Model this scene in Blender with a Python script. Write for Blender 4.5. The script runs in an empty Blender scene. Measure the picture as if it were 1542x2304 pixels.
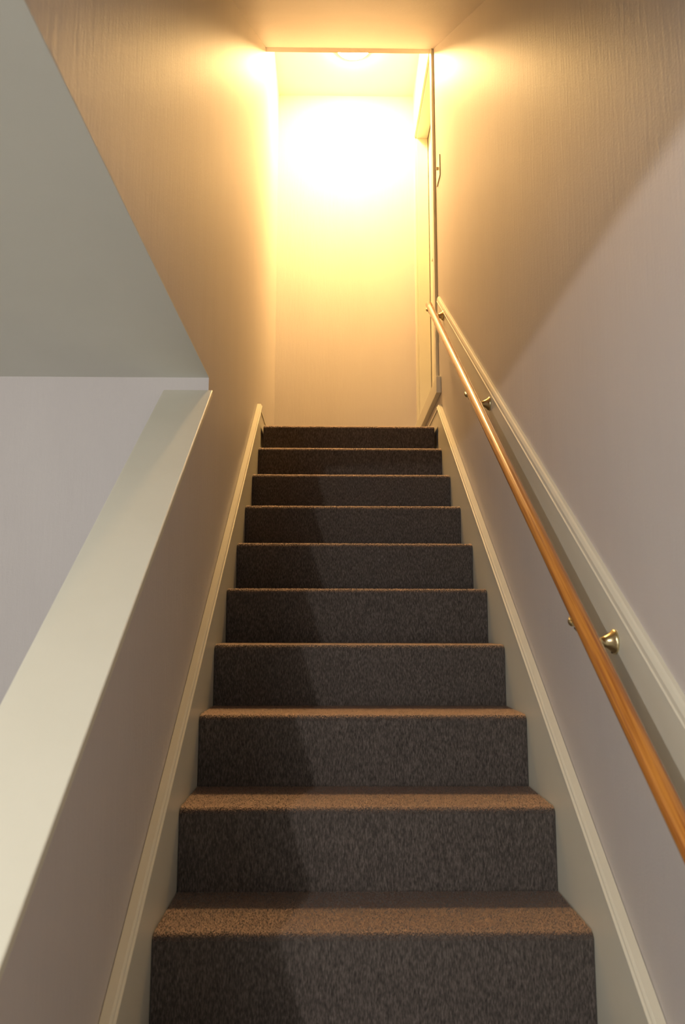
import bpy, bmesh, math, random
from mathutils import Vector, Matrix
random.seed(4)
sc = bpy.context.scene
COL = sc.collection

# ---------------------------------------------------------------- camera
cd = bpy.data.cameras.new('camera'); cam = bpy.data.objects.new('camera', cd); COL.objects.link(cam)
R_ = Vector((0.9998981, -0.01415096, 0.0018817)); U_ = Vector((-0.00392976, -0.14612964, 0.98925764)); W_ = Vector((0.01372397, 0.98916423, 0.14617036))
m = Matrix((R_, U_, -W_)).transposed().to_4x4(); m.translation = Vector((0.37017, -1.73070, 0.62602)); cam.matrix_world = m
cd.sensor_fit = 'VERTICAL'; cd.sensor_height = 23.6; cd.sensor_width = 15.6; cd.lens = 1757.0/2304.0*23.6
cd.clip_start = 0.02
cd.dof.use_dof = True; cd.dof.focus_distance = 3.2; cd.dof.aperture_fstop = 3.5
sc.camera = cam

# ---------------------------------------------------------------- world, light, exposure
wd = bpy.data.worlds.new('world'); sc.world = wd; wd.use_nodes = True
wd.node_tree.nodes['Background'].inputs[0].default_value = (0.8, 0.85, 1, 1)
wd.node_tree.nodes['Background'].inputs[1].default_value = 0.02
ROOM_W = 60.0          # ceiling lamp of the lower room, behind and left of the camera
FILL_W = 42.0           # added fill light, set in an invented window behind the camera
LAMP = 700.0            # glass dome on the landing ceiling
rl = bpy.data.lights.new('room_light', 'POINT'); rl.energy = ROOM_W; rl.color = (1.0, 0.96, 0.93); rl.shadow_soft_size = 0.02
ro = bpy.data.objects.new('room_light', rl); ro.location = (-0.66, -1.90, 1.388); COL.objects.link(ro)
wl = bpy.data.lights.new('added_fill_light', 'AREA'); wl.shape = 'RECTANGLE'; wl.size = 1.2; wl.size_y = 1.1; wl.energy = FILL_W; wl.color = (0.93, 0.97, 1.0)  # fill added to lift the lower room's ambient, no known source
wo = bpy.data.objects.new('added_fill_light', wl); wo.location = (-1.15, -5.215, 0.3); wo.rotation_euler = (math.pi/2, 0, 0); COL.objects.link(wo)
vs = sc.view_settings
sc.display_settings.display_device = 'sRGB'
vs.view_transform = 'Standard'; vs.look = 'None'; vs.gamma = 1.0; vs.use_curve_mapping = False; vs.exposure = 0.0

# ---------------------------------------------------------------- materials
def mat(name, col, rough=0.5, spec=0.5, emit=None, metallic=0.0):
    m = bpy.data.materials.new(name); m.use_nodes = True
    b = m.node_tree.nodes['Principled BSDF']
    b.inputs['Base Color'].default_value = (*col, 1); b.inputs['Roughness'].default_value = rough
    b.inputs['Specular IOR Level'].default_value = spec; b.inputs['Metallic'].default_value = metallic
    if emit:
        b.inputs['Emission Color'].default_value = (*emit[0], 1); b.inputs['Emission Strength'].default_value = emit[1]
    return m
def node(m, t, **kw):
    n = m.node_tree.nodes.new(t)
    for k, v in kw.items():
        if k in n.inputs: n.inputs[k].default_value = v
        else: setattr(n, k, v)
    return n
def lk(m, a, b): m.node_tree.links.new(a, b)
def coords(m, scale):
    tc = node(m, 'ShaderNodeTexCoord'); mp = node(m, 'ShaderNodeMapping'); mp.inputs['Scale'].default_value = scale
    lk(m, tc.outputs['Object'], mp.inputs['Vector']); return mp.outputs[0]
def bump(m, sources, dist):
    """sources: (scale vector, noise scale, weight)"""
    b = m.node_tree.nodes['Principled BSDF']; acc = None
    for sv, s, w in sources:
        n = node(m, 'ShaderNodeTexNoise', Scale=s, Detail=4.0, Roughness=0.6); lk(m, coords(m, sv), n.inputs['Vector'])
        mu = node(m, 'ShaderNodeMath', operation='MULTIPLY'); lk(m, n.outputs['Fac'], mu.inputs[0]); mu.inputs[1].default_value = w
        if acc is None: acc = mu
        else:
            ad = node(m, 'ShaderNodeMath', operation='ADD'); lk(m, acc.outputs[0], ad.inputs[0]); lk(m, mu.outputs[0], ad.inputs[1]); acc = ad
    bp = node(m, 'ShaderNodeBump', Strength=1.0, Distance=dist); lk(m, acc.outputs[0], bp.inputs['Height']); lk(m, bp.outputs[0], b.inputs['Normal'])
def mottle(m, c0, c1, sv, s, lo=0.35, hi=0.65, detail=4.0):
    b = m.node_tree.nodes['Principled BSDF']
    n = node(m, 'ShaderNodeTexNoise', Scale=s, Detail=detail, Roughness=0.6); lk(m, coords(m, sv), n.inputs['Vector'])
    r = node(m, 'ShaderNodeValToRGB'); r.color_ramp.elements[0].position = lo; r.color_ramp.elements[1].position = hi
    r.color_ramp.elements[0].color = (*c0, 1); r.color_ramp.elements[1].color = (*c1, 1)
    lk(m, n.outputs['Fac'], r.inputs[0]); lk(m, r.outputs[0], b.inputs['Base Color']); return r

M_wall = mat('wall_paint', (0.59, 0.548, 0.525), 0.48, 0.35)
mottle(M_wall, (0.58, 0.538, 0.516), (0.60, 0.558, 0.534), (1, 1, 0.25), 5)
bump(M_wall, [((1, 1, 0.14), 70, 1.0), ((1, 1, 1), 160, 0.5)], 0.0011)
M_ceil = mat('ceiling_paint', (0.74, 0.74, 0.66), 0.7, 0.3)
mottle(M_ceil, (0.74, 0.745, 0.685), (0.76, 0.765, 0.705), (1, 1, 1), 4)
bump(M_ceil, [((1, 1, 1), 150, 1.0)], 0.0002)
M_trim = mat('cream_trim_enamel', (0.72, 0.69, 0.57), 0.33, 0.45)
mottle(M_trim, (0.71, 0.68, 0.56), (0.73, 0.70, 0.58), (1, 1, 1), 6)
bump(M_trim, [((1, 0.15, 0.15), 90, 1.0)], 0.0003)
M_carpet = mat('brown_grey_carpet', (0.06, 0.05, 0.045), 0.95, 0.1)
r = mottle(M_carpet, (0.036, 0.030, 0.026), (0.188, 0.157, 0.136), (1, 1, 0.26), 340, 0.26, 0.80, 2.0)
e = r.color_ramp.elements.new(0.5); e.color = (0.086, 0.071, 0.062, 1)
M_carpet.node_tree.nodes['Principled BSDF'].inputs['Sheen Weight'].default_value = 0.2
bump(M_carpet, [((1, 1, 0.3), 340, 1.0)], 0.002)
M_fibre = mat('carpet_fibre', (0.15, 0.12, 0.10), 0.9, 0.1)
_b = M_fibre.node_tree.nodes['Principled BSDF']; _o = M_fibre.node_tree.nodes['Material Output']
_t = node(M_fibre, 'ShaderNodeBsdfTranslucent'); _t.inputs['Color'].default_value = (0.95, 0.76, 0.68, 1)
_m = node(M_fibre, 'ShaderNodeMixShader'); _m.inputs[0].default_value = 0.75
lk(M_fibre, _b.outputs[0], _m.inputs[1]); lk(M_fibre, _t.outputs[0], _m.inputs[2]); lk(M_fibre, _m.outputs[0], _o.inputs['Surface'])
M_wood = mat('varnished_oak', (0.50, 0.20, 0.045), 0.22, 0.5)
M_wood.node_tree.nodes['Principled BSDF'].inputs['Coat Weight'].default_value = 0.3
M_wood.node_tree.nodes['Principled BSDF'].inputs['Coat Roughness'].default_value = 0.12
mottle(M_wood, (0.36, 0.12, 0.022), (0.60, 0.25, 0.045), (230, 230, 4.0), 1.0, 0.36, 0.62)
M_brass = mat('polished_brass', (0.72, 0.62, 0.36), 0.3, 0.5, metallic=1.0)
M_brass_dk = mat('dark_screw', (0.16, 0.11, 0.05), 0.4, 0.5, metallic=1.0)
M_roomfloor = mat('beige_carpet', (0.72, 0.68, 0.60), 0.95, 0.1)
bump(M_roomfloor, [((1, 1, 1), 200, 1.0)], 0.003)
M_glass = mat('lit_glass_dome', (0.9, 0.85, 0.7), 0.3, 0.5, emit=((1.0, 0.61, 0.235), LAMP))
M_plate = mat('switch_plastic', (0.70, 0.66, 0.52), 0.3, 0.5)
M_pane = mat('added_window_pane', (0.8, 0.85, 0.9), 0.05, 0.5)  # for the invented window around the fill light
M_dark = mat('shadow_gap', (0.05, 0.04, 0.03), 0.8, 0.2)

# ---------------------------------------------------------------- helpers
def link(name, bm, material, parent=None, smooth=False, bevel=0):
    bmesh.ops.recalc_face_normals(bm, faces=bm.faces)
    me = bpy.data.meshes.new(name); bm.to_mesh(me); bm.free()
    if smooth:
        for p in me.polygons: p.use_smooth = True
    o = bpy.data.objects.new(name, me); COL.objects.link(o)
    me.materials.append(material)
    if parent: o.parent = parent
    if bevel:
        mo = o.modifiers.new('bevel', 'BEVEL'); mo.width = bevel; mo.segments = 3; mo.limit_method = 'ANGLE'; mo.angle_limit = 0.6
    return o
def struct(name, bm, material, **k):
    o = link(name, bm, material, **k); o['kind'] = 'structure'; return o
def box(bm, a, b):
    x0, y0, z0 = a; x1, y1, z1 = b
    v = [bm.verts.new(p) for p in ((x0,y0,z0),(x1,y0,z0),(x1,y1,z0),(x0,y1,z0),(x0,y0,z1),(x1,y0,z1),(x1,y1,z1),(x0,y1,z1))]
    for f in ((0,3,2,1),(4,5,6,7),(0,1,5,4),(1,2,6,5),(2,3,7,6),(3,0,4,7)): bm.faces.new([v[i] for i in f])
def prism(bm, pts, x0, x1):
    """(y, z) outline extruded along x"""
    a = [bm.verts.new((x0, y, z)) for y, z in pts]; b = [bm.verts.new((x1, y, z)) for y, z in pts]
    bm.faces.new(a); bm.faces.new(b[::-1]); n = len(pts)
    for i in range(n): bm.faces.new((a[i], a[(i+1) % n], b[(i+1) % n], b[i]))
def loft(bm, rings, cap=True):
    vs_ = [[bm.verts.new(p) for p in r] for r in rings]; n = len(rings[0])
    for a, b in zip(vs_, vs_[1:]):
        for i in range(n): bm.faces.new((a[i], a[(i+1) % n], b[(i+1) % n], b[i]))
    if cap: bm.faces.new(vs_[0]); bm.faces.new(vs_[-1][::-1])
def sloped(bm, prof, y0, z0, y1, z1, end0=None, end1=None):
    """profile (x, h) with h vertical, carried from (y0, z0) to (y1, z1) with plumb ends"""
    loft(bm, [[(x, y0, z0+h) for x, h in prof], [(x, y1, z1+h) for x, h in prof]])
def tube(bm, pts, rads, seg=20, cap=True):
    rings = []; pts = [Vector(p) for p in pts]
    for i, p in enumerate(pts):
        d = (pts[min(i+1, len(pts)-1)] - pts[max(i-1, 0)]).normalized()
        s = d.cross(Vector((0, 0, 1)))
        s = s.normalized() if s.length > 1e-3 else Vector((1, 0, 0))
        t = s.cross(d)
        rings.append([p + rads[i]*(math.cos(2*math.pi*k/seg)*s + math.sin(2*math.pi*k/seg)*t) for k in range(seg)])
    loft(bm, rings, cap)
def lathe(bm, c, axis, prof, seg=32):
    """prof: (distance along axis, radius)"""
    c = Vector(c); axis = Vector(axis).normalized()
    s = axis.orthogonal().normalized(); t = axis.cross(s)
    loft(bm, [[c + axis*d + max(r, 1e-4)*(math.cos(2*math.pi*k/seg)*s + math.sin(2*math.pi*k/seg)*t) for k in range(seg)] for d, r in prof])
def empty(name, loc, label, cat, group=None):
    o = bpy.data.objects.new(name, None); COL.objects.link(o); o.location = loc; o.empty_display_size = 0.1
    o['label'] = label; o['category'] = cat
    if group: o['group'] = group
    return o
def attach(o, root):
    o.parent = root; o.matrix_parent_inverse = Matrix.Translation(root.location).inverted()

# ---------------------------------------------------------------- dimensions (metres)
W = 0.9226; XL = -0.022; XR = W + 0.022
H = 0.19; T = 0.2632; SL = H/T
FLOOR = -4*H - H           # lower floor
ROOMC = 1.41               # lower room ceiling
LAND = 1.70; YB = 3.418; LC = 4.43
YW = 0.667                 # far wall of the lower room
BX, BY = -3.6, -5.2
DY0, DY1, DZ0, DZ1 = 2.375, 3.22, 1.94, 3.975   # door opening
CY, CZ, CS = 2.325, 3.925, 0.667                 # top of sloped ceiling
def capz(y): return 0.255 + 0.790*(y + 0.744)

# ---------------------------------------------------------------- structure
bm = bmesh.new(); ys = CY - (CZ - ROOMC)/CS
prism(bm, [(ys, ROOMC+.004), (YW, ROOMC+.004), (YW, FLOOR), (YB, FLOOR), (YB, LC+.1), (ys, LC+.1)], XL-0.11, XL)
struct('wall_left', bm, M_wall)
bm = bmesh.new(); ke = -1.16
prism(bm, [(ke, FLOOR), (YW, FLOOR), (YW, capz(YW)-.02), (ke, capz(ke)-.02)], XL-0.11, XL)
struct('wall_knee', bm, M_wall)
bm = bmesh.new()
prism(bm, [(ke-.015, capz(ke-.015)-.022), (YW, capz(YW)-.022), (YW, capz(YW)), (ke-.015, capz(ke-.015))], -0.165, XL+0.014)
struct('trim_1', bm, M_trim, bevel=0.0035)
bm = bmesh.new()
box(bm, (XR, BY, FLOOR), (XR+.11, DY0, LC+.1)); box(bm, (XR, DY1, FLOOR), (XR+.11, YB, LC+.1))
box(bm, (XR, DY0, FLOOR), (XR+.11, DY1, DZ0)); box(bm, (XR, DY0, DZ1), (XR+.11, DY1, LC+.1))
struct('wall_right', bm, M_wall)
bm = bmesh.new(); box(bm, (XL-.2, YB, FLOOR), (XR+.2, YB+.1, LC+.1)); struct('wall_back', bm, M_wall)
bm = bmesh.new(); box(bm, (BX, YW, FLOOR), (XL-.11, YW+.1, ROOMC+.1)); struct('wall_room_far', bm, M_wall)
bm = bmesh.new(); box(bm, (BX-.1, BY, FLOOR), (BX, YW+.1, ROOMC+.1)); struct('wall_room_left', bm, M_wall)
wx0, wx1, wz0, wz1 = -1.80, -.50, -.30, .90; bm = bmesh.new()
box(bm, (BX-.1, BY-.1, FLOOR), (wx0, BY, ROOMC+.1)); box(bm, (wx1, BY-.1, FLOOR), (XR+.11, BY, ROOMC+.1))
box(bm, (wx0, BY-.1, FLOOR), (wx1, BY, wz0)); box(bm, (wx0, BY-.1, wz1), (wx1, BY, ROOMC+.1)); struct('wall_room_near', bm, M_wall)
bm = bmesh.new(); f = .05
box(bm, (wx0, BY-.09, wz0), (wx0+f, BY+.01, wz1)); box(bm, (wx1-f, BY-.09, wz0), (wx1, BY+.01, wz1))
box(bm, (wx0+f, BY-.09, wz0), (wx1-f, BY+.01, wz0+f)); box(bm, (wx0+f, BY-.09, wz1-f), (wx1-f, BY+.01, wz1)); win = struct('added_window_1', bm, M_trim)  # unseen window, made up as a setting for the fill light
bm = bmesh.new(); box(bm, (wx0+f, BY-.075, wz0+f), (wx1-f, BY-.069, wz1-f)); link('added_pane', bm, M_pane, win)  # backs the added fill light inside the made-up window
bm = bmesh.new(); box(bm, (BX, BY, ROOMC), (XL, YW, ROOMC+.004)); box(bm, (BX, BY, ROOMC+.004), (XL-.11, YW, ROOMC+.1)); box(bm, (XL, BY, ROOMC), (XR, ys, ROOMC+.1)); box(bm, (XL-.11, BY, ROOMC+.004), (XL, ys, ROOMC+.1)); struct('ceiling_room', bm, M_ceil)
bm = bmesh.new()
prism(bm, [(ys, ROOMC), (CY, CZ), (CY+.038, CZ), (CY+.038, LC), (CY-.12, LC), (ys-.12, ROOMC+.12)], XL, XR)
struct('ceiling_stair', bm, M_wall)
bm = bmesh.new(); box(bm, (XL-.11, CY-.2, LC), (XR+.11, YB+.1, LC+.1)); struct('ceiling_landing', bm, M_ceil)
bm = bmesh.new(); box(bm, (BX, BY, FLOOR-.1), (XR+.11, YB, FLOOR)); struct('floor', bm, M_roomfloor)

# landing baseboards
bm = bmesh.new(); box(bm, (XL, 2.226, LAND-.02), (XL+.012, YB, LAND+.058)); box(bm, (XL, 2.226, LAND+.058), (XL+.016, YB, LAND+.072))
struct('baseboard_left', bm, M_trim, bevel=0.002)
bm = bmesh.new(); box(bm, (XR-.013, 2.226, LAND-.02), (XR, YB, LAND+.07)); box(bm, (XR-.017, 2.226, LAND+.07), (XR, YB, LAND+.084))
struct('baseboard_right', bm, M_trim, bevel=0.002)
# board run behind the handrail, with a cap moulding
def bz(y): return 2.374 + 0.697*(y-2.233) + 0.008
y0, y1 = -1.15, 2.233
bm = bmesh.new(); prism(bm, [(y0, SL*y0+.60), (y1-.0, SL*y1+.60), (y1, bz(y1)-.022), (y0, bz(y0)-.022)], XR-.0138, XR)
b = struct('trim_2', bm, M_trim, bevel=0.002)
bm = bmesh.new()
prof = [(XR, -.034), (XR-.0150, -.034), (XR-.0175, -.031), (XR-.0180, -.027), (XR-.0155, -.024), (XR-.0150, -.013), (XR-.011, -.004), (XR-.008, 0), (XR, 0)]
sloped(bm, prof, y0, bz(y0), y1, bz(y1)); link('cap_moulding', bm, M_trim, b)

# door opening in the right wall of the landing
bm = bmesh.new(); dx = XR+.080
box(bm, (XR-.001, DY1-.018, DZ0), (XR+.075, DY1, DZ1)); box(bm, (XR-.001, DY0, DZ0), (XR+.075, DY0+.018, DZ1)); box(bm, (XR-.001, DY0+.018, DZ1-.018), (XR+.075, DY1-.018, DZ1))
door = struct('door_1', bm, M_trim, bevel=0.0015)
bm = bmesh.new(); box(bm, (dx, DY0+.004, DZ0+.006), (dx+.035, DY1-.004, DZ1-.004)); leaf = link('door_leaf', bm, M_trim, door, bevel=0.002)
for z0, z1 in ((DZ0+.22, DZ0+.92), (DZ0+1.06, DZ1-.16)):
    bm = bmesh.new(); box(bm, (dx-.007, DY0+.13, z0), (dx, DY1-.13, z1)); link('panel', bm, M_trim, leaf, bevel=0.006)
cw = .065
for nm, a, b_ in (('side_casing', (XR-.016, DY0-cw, DZ0), (XR, DY0+.004, DZ1+cw)), ('side_casing', (XR-.016, DY1-.004, DZ0), (XR, DY1+cw, DZ1+cw)),
                ('head_casing', (XR-.016, DY0+.004, DZ1-.004), (XR, DY1-.004, DZ1+cw))):
    bm = bmesh.new(); box(bm, a, b_); link(nm, bm, M_trim, door, bevel=0.004)
bm = bmesh.new(); box(bm, (XR-.026, 2.236, DZ0-.090), (XR+.0, YB, DZ0)); link('threshold', bm, M_trim, door, bevel=0.003)

# ---------------------------------------------------------------- staircase
stair = empty('staircase', (W/2, -1.06, FLOOR), 'straight carpeted staircase with brown grey treads between cream skirt boards', 'staircase')
meas = [(0.0069, -0.0065), (0.2638, 0.1896), (0.5176, 0.384), (0.7698, 0.5721), (1.0299, 0.7611), (1.2964, 0.951), (1.5592, 1.1392), (1.8341, 1.3294), (2.098, 1.5154), (2.3603, 1.70)]
nos = [(-4*T + i*T, FLOOR + (i+1)*H) for i in range(4)] + [(0.55*y + 0.45*k*T, 0.55*z + 0.45*k*H) if k < 9 else (y, z) for k, (y, z) in enumerate(meas)]
def nosing(y, z, r=0.013, n=7):
    return [(y + r - r*math.cos(a), z - r + r*math.sin(a)) for a in [math.pi/2*i/n for i in range(n+1)]]
def step_mesh(y, z, yb, zb, zbot):
    """carpeted step: riser face at y, tread at z back to yb"""
    nx = 1; pts = [(y, zbot)] + nosing(y, z) + [(yb, z), (yb, zbot)]
    bm = bmesh.new()
    xs = [0.0, 0.004, 0.03, W-.03, W-.004, W]; rings = []
    for i, x in enumerate(xs):
        d = 0.005 if i in (0, 5) else 0.0
        rings.append([(x, py + (d if py < yb - .05 else 0), pz - (d if pz > zbot + .001 else 0)) for py, pz in pts])
    loft(bm, rings); return bm
def fibres(y, z, yb, n, seed):
    top = .88 if n > 9000 else .4
    rnd = random.Random(seed); V = []; F = []
    for _ in range(n):
        x = rnd.uniform(0.003, W-.003); a = rnd.uniform(-0.1, 1.5); rr = .013
        if rnd.random() < top:
            py = y + rr + rnd.random()*(yb-y-rr-.004); pz = z; d = Vector((rnd.gauss(0, .35), rnd.gauss(0, .35), 1))
        else:
            py = y + rr - rr*math.cos(a); pz = z - rr + rr*math.sin(a); d = Vector((rnd.gauss(0, .35), -math.cos(a)+rnd.gauss(0, .2), math.sin(a)+rnd.gauss(0, .2)))
        d.normalize(); l = rnd.uniform(.0018, .0040); w = .0007
        ang = rnd.uniform(0, 3.14); s = Vector((math.cos(ang), math.sin(ang)*.5, 0))*w
        p = Vector((x, py, pz)); i = len(V)
        V += [tuple(p-s), tuple(p+s), tuple(p+d*l)]; F.append((i, i+1, i+2))
    return V, F
for k, (y, z) in enumerate(nos):
    yb = nos[k+1][0] if k+1 < len(nos) else YB-.0013
    zbot = nos[k-1][1] if k else FLOOR
    bm = step_mesh(y, z, yb, 0, zbot)
    s = link('step', bm, M_carpet, None); 
    for p in s.data.polygons: p.use_smooth = False
    attach(s, stair)
    if k >= 3:
        V, F = fibres(y, z, yb, 66000 if k < 7 else 22000 if k == 7 else 7000, k)
        me = bpy.data.meshes.new('carpet_pile'); me.from_pydata(V, [], F); me.materials.append(M_fibre)
        f = bpy.data.objects.new('carpet_pile', me); COL.objects.link(f); f['kind'] = 'stuff'; f.parent = s
# skirt boards
def skz(y): return SL*y + 0.174
for side, xa, xb in ((-1, XL+.0013, 0.0), (1, W, XR-.0013)):
    bm = bmesh.new(); y0, y1 = -1.17, 2.224
    prism(bm, [(y0, FLOOR), (y0+.25, FLOOR), (y1, SL*y1-.42), (y1, skz(y1)-.02), (y0, skz(y0)-.02)], xa, xb)
    s = link('skirt_board', bm, M_trim, None, bevel=0.001); attach(s, stair)
    bm = bmesh.new(); wx = xa if side < 0 else xb; sg = 1 if side < 0 else -1
    prof = [(0, -.020), (.0235, -.020), (.0265, -.016), (.0265, -.012), (.0225, -.009), (.021, -.004), (.017, 0), (0, 0)]
    prof = [(wx + sg*a, h) for a, h in prof]
    sloped(bm, prof, y0, skz(y0), y1, skz(y1)); c = link('cap_moulding', bm, M_trim, None); c.parent = s

# ---------------------------------------------------------------- handrail
RX = 0.865; RR = 0.0168; RO = 0.768
def rz(y): return SL*y + RO
ya, yb = -1.18, 2.082
rail = empty('handrail', (RX, ya, rz(ya)), 'round orange oak handrail on brass brackets along the right wall', 'handrail')
L = math.hypot(yb-ya, SL*(yb-ya)); bm = bmesh.new(); n = 40
prof = [(0, RR*.55), (.003, RR*.85), (.008, RR)] + [(.008 + (L-.016)*i/n, RR) for i in range(1, n)] + [(L-.008, RR), (L-.003, RR*.85), (L, RR*.55)]
lathe(bm, (0, 0, 0), (0, 0, 1), prof, 36)
w = link('rail', bm, M_wood, None, smooth=True)
w.parent = rail; w.rotation_euler = (-(math.pi/2 - math.atan(SL)), 0, 0)
dirv = Vector((0, 1, SL)).normalized(); nrm = Vector((0, -SL, 1)).normalized()
def bracket(y):
    c = Vector((RX, y, rz(y)))                       # rail centre
    wy = XR - .014; wc = Vector((wy, y-.010, c.z - .050))   # wall plate centre
    bm = bmesh.new()
    lathe(bm, wc, (-1, 0, 0), [(0, .0245), (.003, .0245), (.0055, .0225), (.008, .0195), (.013, .0155), (.020, .0115), (.028, .0085)], 28)
    pl = link('bracket', bm, M_brass, None, smooth=True); attach(pl, rail)
    u = c - nrm*(RR + .003)
    bm = bmesh.new(); tube(bm, [wc + Vector((-.020, 0, 0)), wc + Vector((-.034, -.001, -.001)), (u + wc + Vector((-.034, 0, 0)))/2 + Vector((-.004, 0, -.006)), u - nrm*.004, u], [.009, .0085, .008, .0085, .010], 16)
    a = link('arm', bm, M_brass, None, smooth=True); a.parent = pl; a.matrix_parent_inverse = pl.matrix_parent_inverse.copy() @ Matrix()
    a.matrix_parent_inverse = Matrix()
    # saddle strap under the rail, its ears past both sides
    bm = bmesh.new(); rings = []
    for i in range(13):
        ph = math.radians(-64 + 128*i/12)
        o_ = c + (RR+.0005)*(Vector((1, 0, 0))*math.sin(ph) - nrm*math.cos(ph)); o2 = c + (RR+.0030)*(Vector((1, 0, 0))*math.sin(ph) - nrm*math.cos(ph))
        hw = .010
        rings.append([o_ - dirv*hw, o_ + dirv*hw, o2 + dirv*hw, o2 - dirv*hw])
    loft(bm, rings); 
    s = link('saddle', bm, M_brass, None, smooth=False); s.parent = pl
    for sg in (-1, 1):
        e0 = c + Vector((sg*(RR-.0005), 0, 0)) - nrm*.012
        bm = bmesh.new(); lathe(bm, e0 - nrm*.003 + Vector((-sg*.003, 0, 0)), (sg*.85, 0, -.5), [(0, .009), (.002, .0085), (.005, .006), (.0055, .0045)], 18)
        q = link('saddle_ear', bm, M_brass, None, smooth=True); q.parent = pl
    bm = bmesh.new(); lathe(bm, wc + Vector((-.004, 0, -.0195)), (-1, 0, 0), [(0, .0035), (.003, .0035), (.0045, .002)], 12)
    q = link('screw', bm, M_brass_dk, None, smooth=True); q.parent = pl
for y in (-0.165, 0.965, 2.035): bracket(y)

# ---------------------------------------------------------------- light switch on the right wall
sw = empty('light_switch', (XR, 2.185, 3.08), 'cream light switch plate high on the right wall before the landing door', 'switch')
bm = bmesh.new(); box(bm, (XR-.006, 2.125, 3.02), (XR, 2.245, 3.14)); p = link('switch_plate', bm, M_plate, None, bevel=0.002); attach(p, sw)
bm = bmesh.new(); prism(bm, [(2.165, 3.075), (2.175, 3.075), (2.175, 3.09), (2.165, 3.09)], XR-.018, XR-.006); p = link('toggle', bm, M_plate, None, bevel=0.001); attach(p, sw)

# ---------------------------------------------------------------- landing ceiling lamp
lp = empty('ceiling_lamp', (0.50, 2.92, LC), 'glowing round flush lamp on the landing ceiling behind the header', 'lamp')
bm = bmesh.new(); lathe(bm, (0.50, 2.92, LC), (0, 0, -1), [(0, .125), (.012, .125), (.016, .118)], 40); p = link('lamp_base', bm, M_brass, None, smooth=False); attach(p, lp)
bm = bmesh.new(); pr = [(.016 + .022*math.sin(a), .112*math.cos(a)) for a in [math.pi/2*i/10 for i in range(11)]]
lathe(bm, (0.50, 2.92, LC), (0, 0, -1), pr, 40); p = link('glass_dome', bm, M_glass, None, smooth=True); attach(p, lp)
